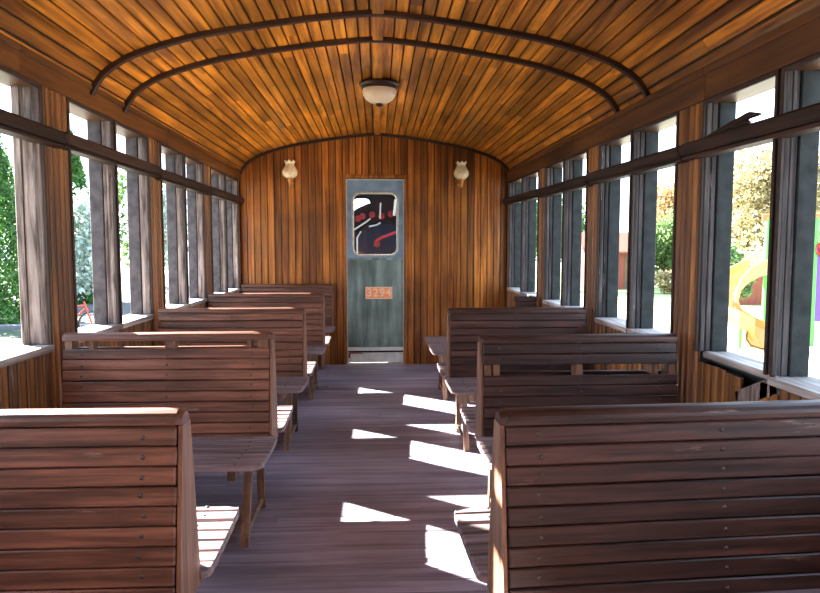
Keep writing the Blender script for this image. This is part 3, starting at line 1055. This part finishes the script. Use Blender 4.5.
def tree(x, y, h, rad, mat, label, base=.25, n=5000, size=.11, nclump=26, kindname='tree', trunk=True, cat='tree', group='trees outside the carriage'):
    r = empty(kindname, (x, y, GZ)); tag(r, label, cat, group)
    cc = rng.normal(size=(nclump, 3)); cc /= np.linalg.norm(cc, axis=1)[:, None]
    cc *= rng.uniform(.35, .85, nclump)[:, None]
    zc = h*(base+1)/2; hz = h*(1-base)/2
    cen = cc*np.array([rad, rad, hz]) + np.array([0, 0, zc])
    k = rng.integers(0, nclump, n)
    d = rng.normal(size=(n, 3)); d /= np.linalg.norm(d, axis=1)[:, None]
    P = cen[k] + d*(rng.random(n)**.4)[:, None]*np.array([rad*.42, rad*.42, hz*.38])
    P[:, 2] = np.maximum(P[:, 2], .05)
    leaves('foliage', P, size, mat, r)
    if trunk:
        mb = MB()
        mb.tube([(0, 0, -.02), (.05, 0, h*base), (0, .05, h*.7)], [rad*.08+.05, rad*.06+.03, .03], 8)
        for a in range(5):
            an = a*1.256
            mb.tube([(0, 0, h*base*.95), (math.cos(an)*rad*.3, math.sin(an)*rad*.3, h*.5), (math.cos(an)*rad*.6, math.sin(an)*rad*.6, h*.7)], [.05, .035, .015], 6)
        mb.build('trunk', M['bark'], r)
    return r


def conifer(x, y, h, rad, label, n=9000, size=.13):
    r = empty('conifer', (x, y, GZ)); tag(r, label, 'tree', 'trees outside the carriage')
    t = rng.random(n)**1.3
    ang = rng.random(n)*2*PI
    rr = rad*(1-t)**.75*(.55+.45*rng.random(n)**.5)*(1+.16*np.sin(ang*9+t*30))
    P = np.stack([rr*np.cos(ang), rr*np.sin(ang), .05+t*h*.97 - .12*rr], 1)
    P[:, 2] = np.maximum(P[:, 2], .04)
    leaves('foliage', P, size, M['l_conifer'], r)
    mb = MB(); mb.tube([(0, 0, -.02), (0, 0, h*.9)], [.12, .02], 8); mb.build('trunk', M['bark'], r)


conifer(-12.9, 21.8, 8.5, 1.9, 'tall green conifer outside the nearest left window', 30000, .075)
conifer(-12.9, 28.5, 7.4, 1.3, 'distant green conifer in the second pair of left windows, behind the bicycle')
tree(-10.6, 24.2, 4.4, 1.2, M['l_pale'], 'pale silvery shrub behind the bicycle on the left', .05, 5000, .10, trunk=False, kindname='shrub', cat='shrub', group='shrubs outside the carriage')
tree(-9.9, 29.5, 6.6, 1.3, M['l_pale'], 'tall pale tree behind the left posts, beyond the silvery shrub', .15)
tree(-14.0, 40.0, 7.0, 3.0, M['l_green'], 'broad green tree far off through the left windows', .15, 7000, .16)
tree(-6.4, 33.0, 6.0, 2.4, M['l_green'], 'green tree seen through the farthest left windows', .12, 6000, .14)
tree(-19.0, 31.0, 8.0, 3.0, M['l_green'], 'green tree behind the tall conifer on the left', .12, 6000, .16)
# right side
tree(19.3, 33.0, 8.2, 2.9, M['l_yellow'], 'yellowing tree behind the playground in the near right window', .15, 9000, .13, 40)
tree(25.8, 36.0, 8.8, 2.9, M['l_yellow'], 'second yellowing tree, farther right behind the playground', .15, 8000, .15)
tree(12.9, 23.4, 2.8, .9, M['l_green'], 'green bush between the slide and the yellowing tree', .02, 3500, .10, trunk=False, kindname='bush', cat='bush', group='bushes outside the carriage')
tree(20.2, 44.0, 7.4, 2.4, M['l_rust'], 'rusty autumn tree in the middle pair of right windows', .15, 6000, .15)
tree(17.0, 37.5, 4.8, 1.6, M['l_green'], 'green tree beside the rusty tree in the middle right windows', .08, 6000, .12)
tree(15.0, 32.4, 1.4, 1.2, M['l_yellow'], 'low yellowish bush on the pale grass, right side', .02, 2500, .10, trunk=False, kindname='bush', cat='bush', group='bushes outside the carriage')
tree(13.5, 46.0, 6.0, 2.3, M['l_green'], 'green tree behind the red brick building', .12, 5000, .15)
tree(8.5, 36.0, 6.2, 2.1, M['l_green'], 'green tree seen through the farthest right windows', .12, 5000, .15)

# brick building
hb = empty('building', (13.9, 37.5, GZ)); tag(hb, 'small red brick building with a tiled roof behind the right windows', 'building')
mb = MB(); mb.box(-2.2, 1.1, -1.6, 1.6, -.02, 2.2, 0, .5); mb.prism([(-1.6, 2.2), (0, 3.1), (1.6, 2.2)], 0, -2.2, 1.1, .5)
mb.build('walls', M['brick'], hb)
mb = MB()
mb.prism([(-1.9, 2.05), (0, 3.12), (1.9, 2.05), (1.9, 2.15), (0, 3.25), (-1.9, 2.15)], 0, -2.4, 1.3, .5)
mb.build('roof', M['rooft'], hb)
mb = MB(); mb.box(-1.4, -.6, -1.64, -1.6, 1.0, 1.8, 0, .5); mb.build('window', M['navy'], hb)
mb = MB(); mb.box(.0, .7, -1.64, -1.6, 0, 1.9, 0, .5); mb.build('door', M['bark'], hb)
# wooden hut behind the slide
hh = empty('hut', (15.9, 26.8, GZ)); tag(hh, 'reddish wooden hut with a pale roof behind the yellow slide', 'hut')
mb = MB(); beads(mb, (-1.6, -1.0, 0), (1, 0, 0), (0, 0, 1), (0, -1, 0), 2.4, 1.6, pw=.3)
mb.box(-1.6, .8, -.98, 1, 0, 1.6, 0, .5)
mb.build('walls', [M['brick'], M['bark']], hh)
mb = MB(); mb.prism([(-1.3, 1.5), (-.9, 2.2), (.9, 2.2), (1.3, 1.5)], 0, -1.8, 1.0, .5)
mb.build('roof', M['cream'], hh)

# ------------------------------------------------------------------ playground
TX0, TX1, TY0, TY1 = 9.68, 10.68, 15.7, 16.7
pt = empty('play_tower', (TX0, TY0, GZ), math.radians(-31.6)); tag(pt, 'playground tower of green poles with orange top bars', 'play tower')
cxp, cyp = TX0, TY0
for (a, b) in ((TX0, TY0), (TX1, TY0), (TX0, TY1), (TX1, TY1)):
    mb = MB(); mb.tube([(a-cxp, b-cyp, 0), (a-cxp, b-cyp, 3.12)], .075, 10); mb.build('pole', M['green'], pt)
mb = MB()
for yy in (TY0, TY1): mb.box(TX0-cxp-.15, TX1-cxp+.15, yy-cyp-.06, yy-cyp+.06, 3.06, 3.22, .02, .5)
for xx in (TX0, TX1): mb.box(xx-cxp-.06, xx-cxp+.06, TY0-cyp, TY1-cyp, 3.06, 3.22, .02, .5)
mb.build('top_frame', M['orangep'], pt)
mb = MB(); mb.box(TX0-cxp+.06, TX1-cxp-.06, TY0-cyp, TY1-cyp, 1.05, 1.15, .02, .5); mb.build('deck', M['blue'], pt)
mb = MB(); mb.box(TX0-cxp+.12, TX0-cxp+.32, TY0-cyp-.04, TY0-cyp+.04, 1.9, 3.06, .02, .5); mb.build('side_panel', M['orangep'], pt)
mb = MB()
mb.box(TX1-cxp-.02, TX1-cxp+.5, TY0-cyp-.05, TY0-cyp+.05, .6, 2.4, .05, .5)
mb.build('climbing_panel', M['purple'], pt)
mb = MB()
mb.lathe([(.16, -.05), (.20, 0), (.16, .05), (.12, 0), (.16, -.05)], (TX1-cxp+.2, TY0-cyp-.1, 2.35), 20, axis='y')
mb.build('ring', M['red'], pt)

sl = empty('slide', (8.72, 15.6, GZ)); tag(sl, 'curving yellow plastic slide running down from the play tower', 'slide')
path = [(0.84, .22, 1.80), (0.62, .15, 1.75), (.30, .10, 1.60), (-.05, .0, 1.35), (-.30, -.20, 1.08), (-.38, -.5, .85), (-.15, -.75, .62), (.15, -.85, .42), (.25, -1.0, .26), (.1, -1.25, .18)]
mb = MB()
vs = []; fs = []
pr_ = [(-.34, .30), (-.36, .1), (-.25, -.08), (0, -.14), (.25, -.08), (.36, .1), (.34, .30), (.30, .30), (.31, .1), (.22, -.03), (0, -.09), (-.22, -.03), (-.31, .1), (-.30, .30)]
Pp = [Vector(p) for p in path]
for i, p in enumerate(Pp):
    t = (Pp[min(i+1, len(Pp)-1)]-Pp[max(i-1, 0)]); t.z = 0; t.normalize()
    a = Vector((-t.y, t.x, 0))
    for u, v_ in pr_: vs.append(p+a*u+Vector((0, 0, v_)))
m_ = len(pr_)
for i in range(len(Pp)-1):
    for j in range(m_): fs.append((i*m_+j, i*m_+(j+1) % m_, (i+1)*m_+(j+1) % m_, (i+1)*m_+j))
mb.add(vs, fs, .5, 0, False)
mb.build('chute', M['yellow'], sl)
mb = MB(); mb.tube([(-.15, -.75, -.02), (-.15, -.75, .5)], .05, 8); mb.tube([(-.30, -.1, -.02), (-.30, -.1, 1.15)], .05, 8); mb.build('support', M['green'], sl)
mb = MB(); mb.lathe([(0, 0), (.17, 0), (.19, .3), (.19, .42), (.16, .42), (.15, .3), (0, .05)], (8.95, 16.6, GZ), 20)
tag(mb.build('bin', M['blue']), 'blue plastic bin on the ground beside the slide', 'bin')
mb = MB()
mb.lathe([(.11*math.sin(PI*k/10), -.11*math.cos(PI*k/10)) for k in range(11)], (8.05, 11.9, GZ+.11), 18)
tag(mb.build('ball', M['red']), 'small red ball lying on the pale ground outside the nearest right window', 'ball')

# ------------------------------------------------------------------ bicycle on the left
bi = empty('bicycle', (-8.0, 17.3, GZ+.024), math.radians(12)); tag(bi, 'red and dark bicycle parked on the lawn, seen through a left window', 'bicycle')
for wx in (-.52, .52):
    mb = MB()
    R_ = .33
    mb.tube([(wx+R_*math.cos(a*PI/12), 0, .35+R_*math.sin(a*PI/12)) for a in range(25)], .022, 6, mi=0, cap=False)
    mb.tube([(wx+.30*math.cos(a*PI/12), 0, .35+.30*math.sin(a*PI/12)) for a in range(25)], .012, 6, mi=1, cap=False)
    for a in range(12): mb.tube([(wx, 0, .35), (wx+.3*math.cos(a*PI/6), 0, .35+.3*math.sin(a*PI/6))], .003, 4, mi=1)
    mb.build('wheel', [M['tyre'], M['chrome']], bi)
mb = MB()
for a, b in (((-.52, 0, .35), (-.1, 0, .32)), ((-.52, 0, .35), (-.18, 0, .82)), ((-.1, 0, .32), (-.2, 0, .9)), ((-.1, 0, .32), (.38, 0, .78)), ((-.18, 0, .8), (.36, 0, .85)), ((.34, 0, .95), (.52, 0, .35))):
    mb.tube([a, b], .025, 8)
mb.build('frame', M['redorange'], bi)
mb = MB(); mb.tube([(.34, 0, .93), (.33, 0, 1.02)], .018, 8); mb.tube([(.25, -.3, 1.05), (.33, -.1, 1.03), (.33, .1, 1.03), (.25, .3, 1.05)], .015, 8); mb.build('handlebar', M['black'], bi)
mb = MB(); mb.box(-.34, -.08, -.07, .07, .90, .96, .02, .5); mb.build('saddle', M['saddle'], bi)

# ------------------------------------------------------------------ locomotive seen through the door window
lo = empty('locomotive', (0, 8.3, GZ)); tag(lo, 'black steam locomotive cab with red handwheels behind the end door window', 'locomotive')
B = -GZ
mb = MB()
plate_with_hole(mb, -1.0, 1.0, 0.3, B+2.5, rrect(-.205, B+1.80, .235, .30, .07), .5, .55)
mb.build('cab_front', M['black'], lo)
mb = MB()
mb.box(-1.0, -.96, -.25, .5, .3, B+2.4, 0, .5); mb.box(.96, 1.0, -.25, .5, .3, B+2.4, 0, .5); mb.box(-1.0, 1.0, -.4, .5, B+2.4, B+2.45, 0, .5)
mb.build('cab_sides', M['black'], lo)
mb = MB()
mb.lathe([(0, .0), (.42, .0), (.47, .04), (.48, .3)], (.10, .18, B+1.17), 40, axis='y')
mb.build('boiler_end', M['navy'], lo)
for (wx, wz) in ((-.18, 1.69), (-.06, 1.71), (.06, 1.69), (.18, 1.72), (.0, 1.34), (-.24, 1.66)):
    mb = MB()
    mb.tube([(wx+.032*math.cos(a*PI/8), .06, B+wz+.032*math.sin(a*PI/8)) for a in range(17)], .008, 6, cap=False)
    mb.tube([(wx-.03, .06, B+wz), (wx+.03, .06, B+wz)], .006, 6); mb.tube([(wx, .06, B+wz-.03), (wx, .06, B+wz+.03)], .006, 6)
    mb.lathe([(0, -.012), (.016, -.010), (.016, .12)], (wx, .06, B+wz), 10, axis='y')
    mb.build('handwheel', M['red'], lo)
mb = MB(); mb.tube([(-.02, .0, B+1.37), (.06, .0, B+1.42), (.28, -.02, B+1.50)], .020, 8); mb.build('lever', M['red'], lo)
for pts, r_ in (([(-.32, .02, B+1.50), (-.16, .02, B+1.60), (-.08, .02, B+1.66)], .012), ([(-.10, .02, B+1.56), (0, .02, B+1.58), (.05, .02, B+1.61)], .012), ([(.04, .02, B+1.66), (.05, .02, B+1.86)], .010), ([(-.25, .02, B+1.05), (-.25, .02, B+1.42), (-.2, .02, B+1.5)], .012), ([(.22, .02, B+1.7), (.24, .02, B+1.9)], .02)):
    mb = MB(); mb.tube(pts, r_, 8); mb.build('pipe', M['chrome'], lo)
mb = MB()
mb.box(-1.2, 1.2, -.3, 6.5, .35, .7, .02, .5); mb.tube([(0.1, .55, B+1.2), (0.1, 6.3, B+1.2)], .72, 28, cap=True)
mb.build('boiler', M['black'], lo)
for k in range(3):
    for sx in (-.75, .75):
        mb = MB(); mb.lathe([(0, -.06), (.40, -.06), (.46, -.04), (.46, .06), (0, .06)], (sx, 1.2+k*1.6, .46), 24, axis='x')
        mb.build('wheel', M['red'], lo)
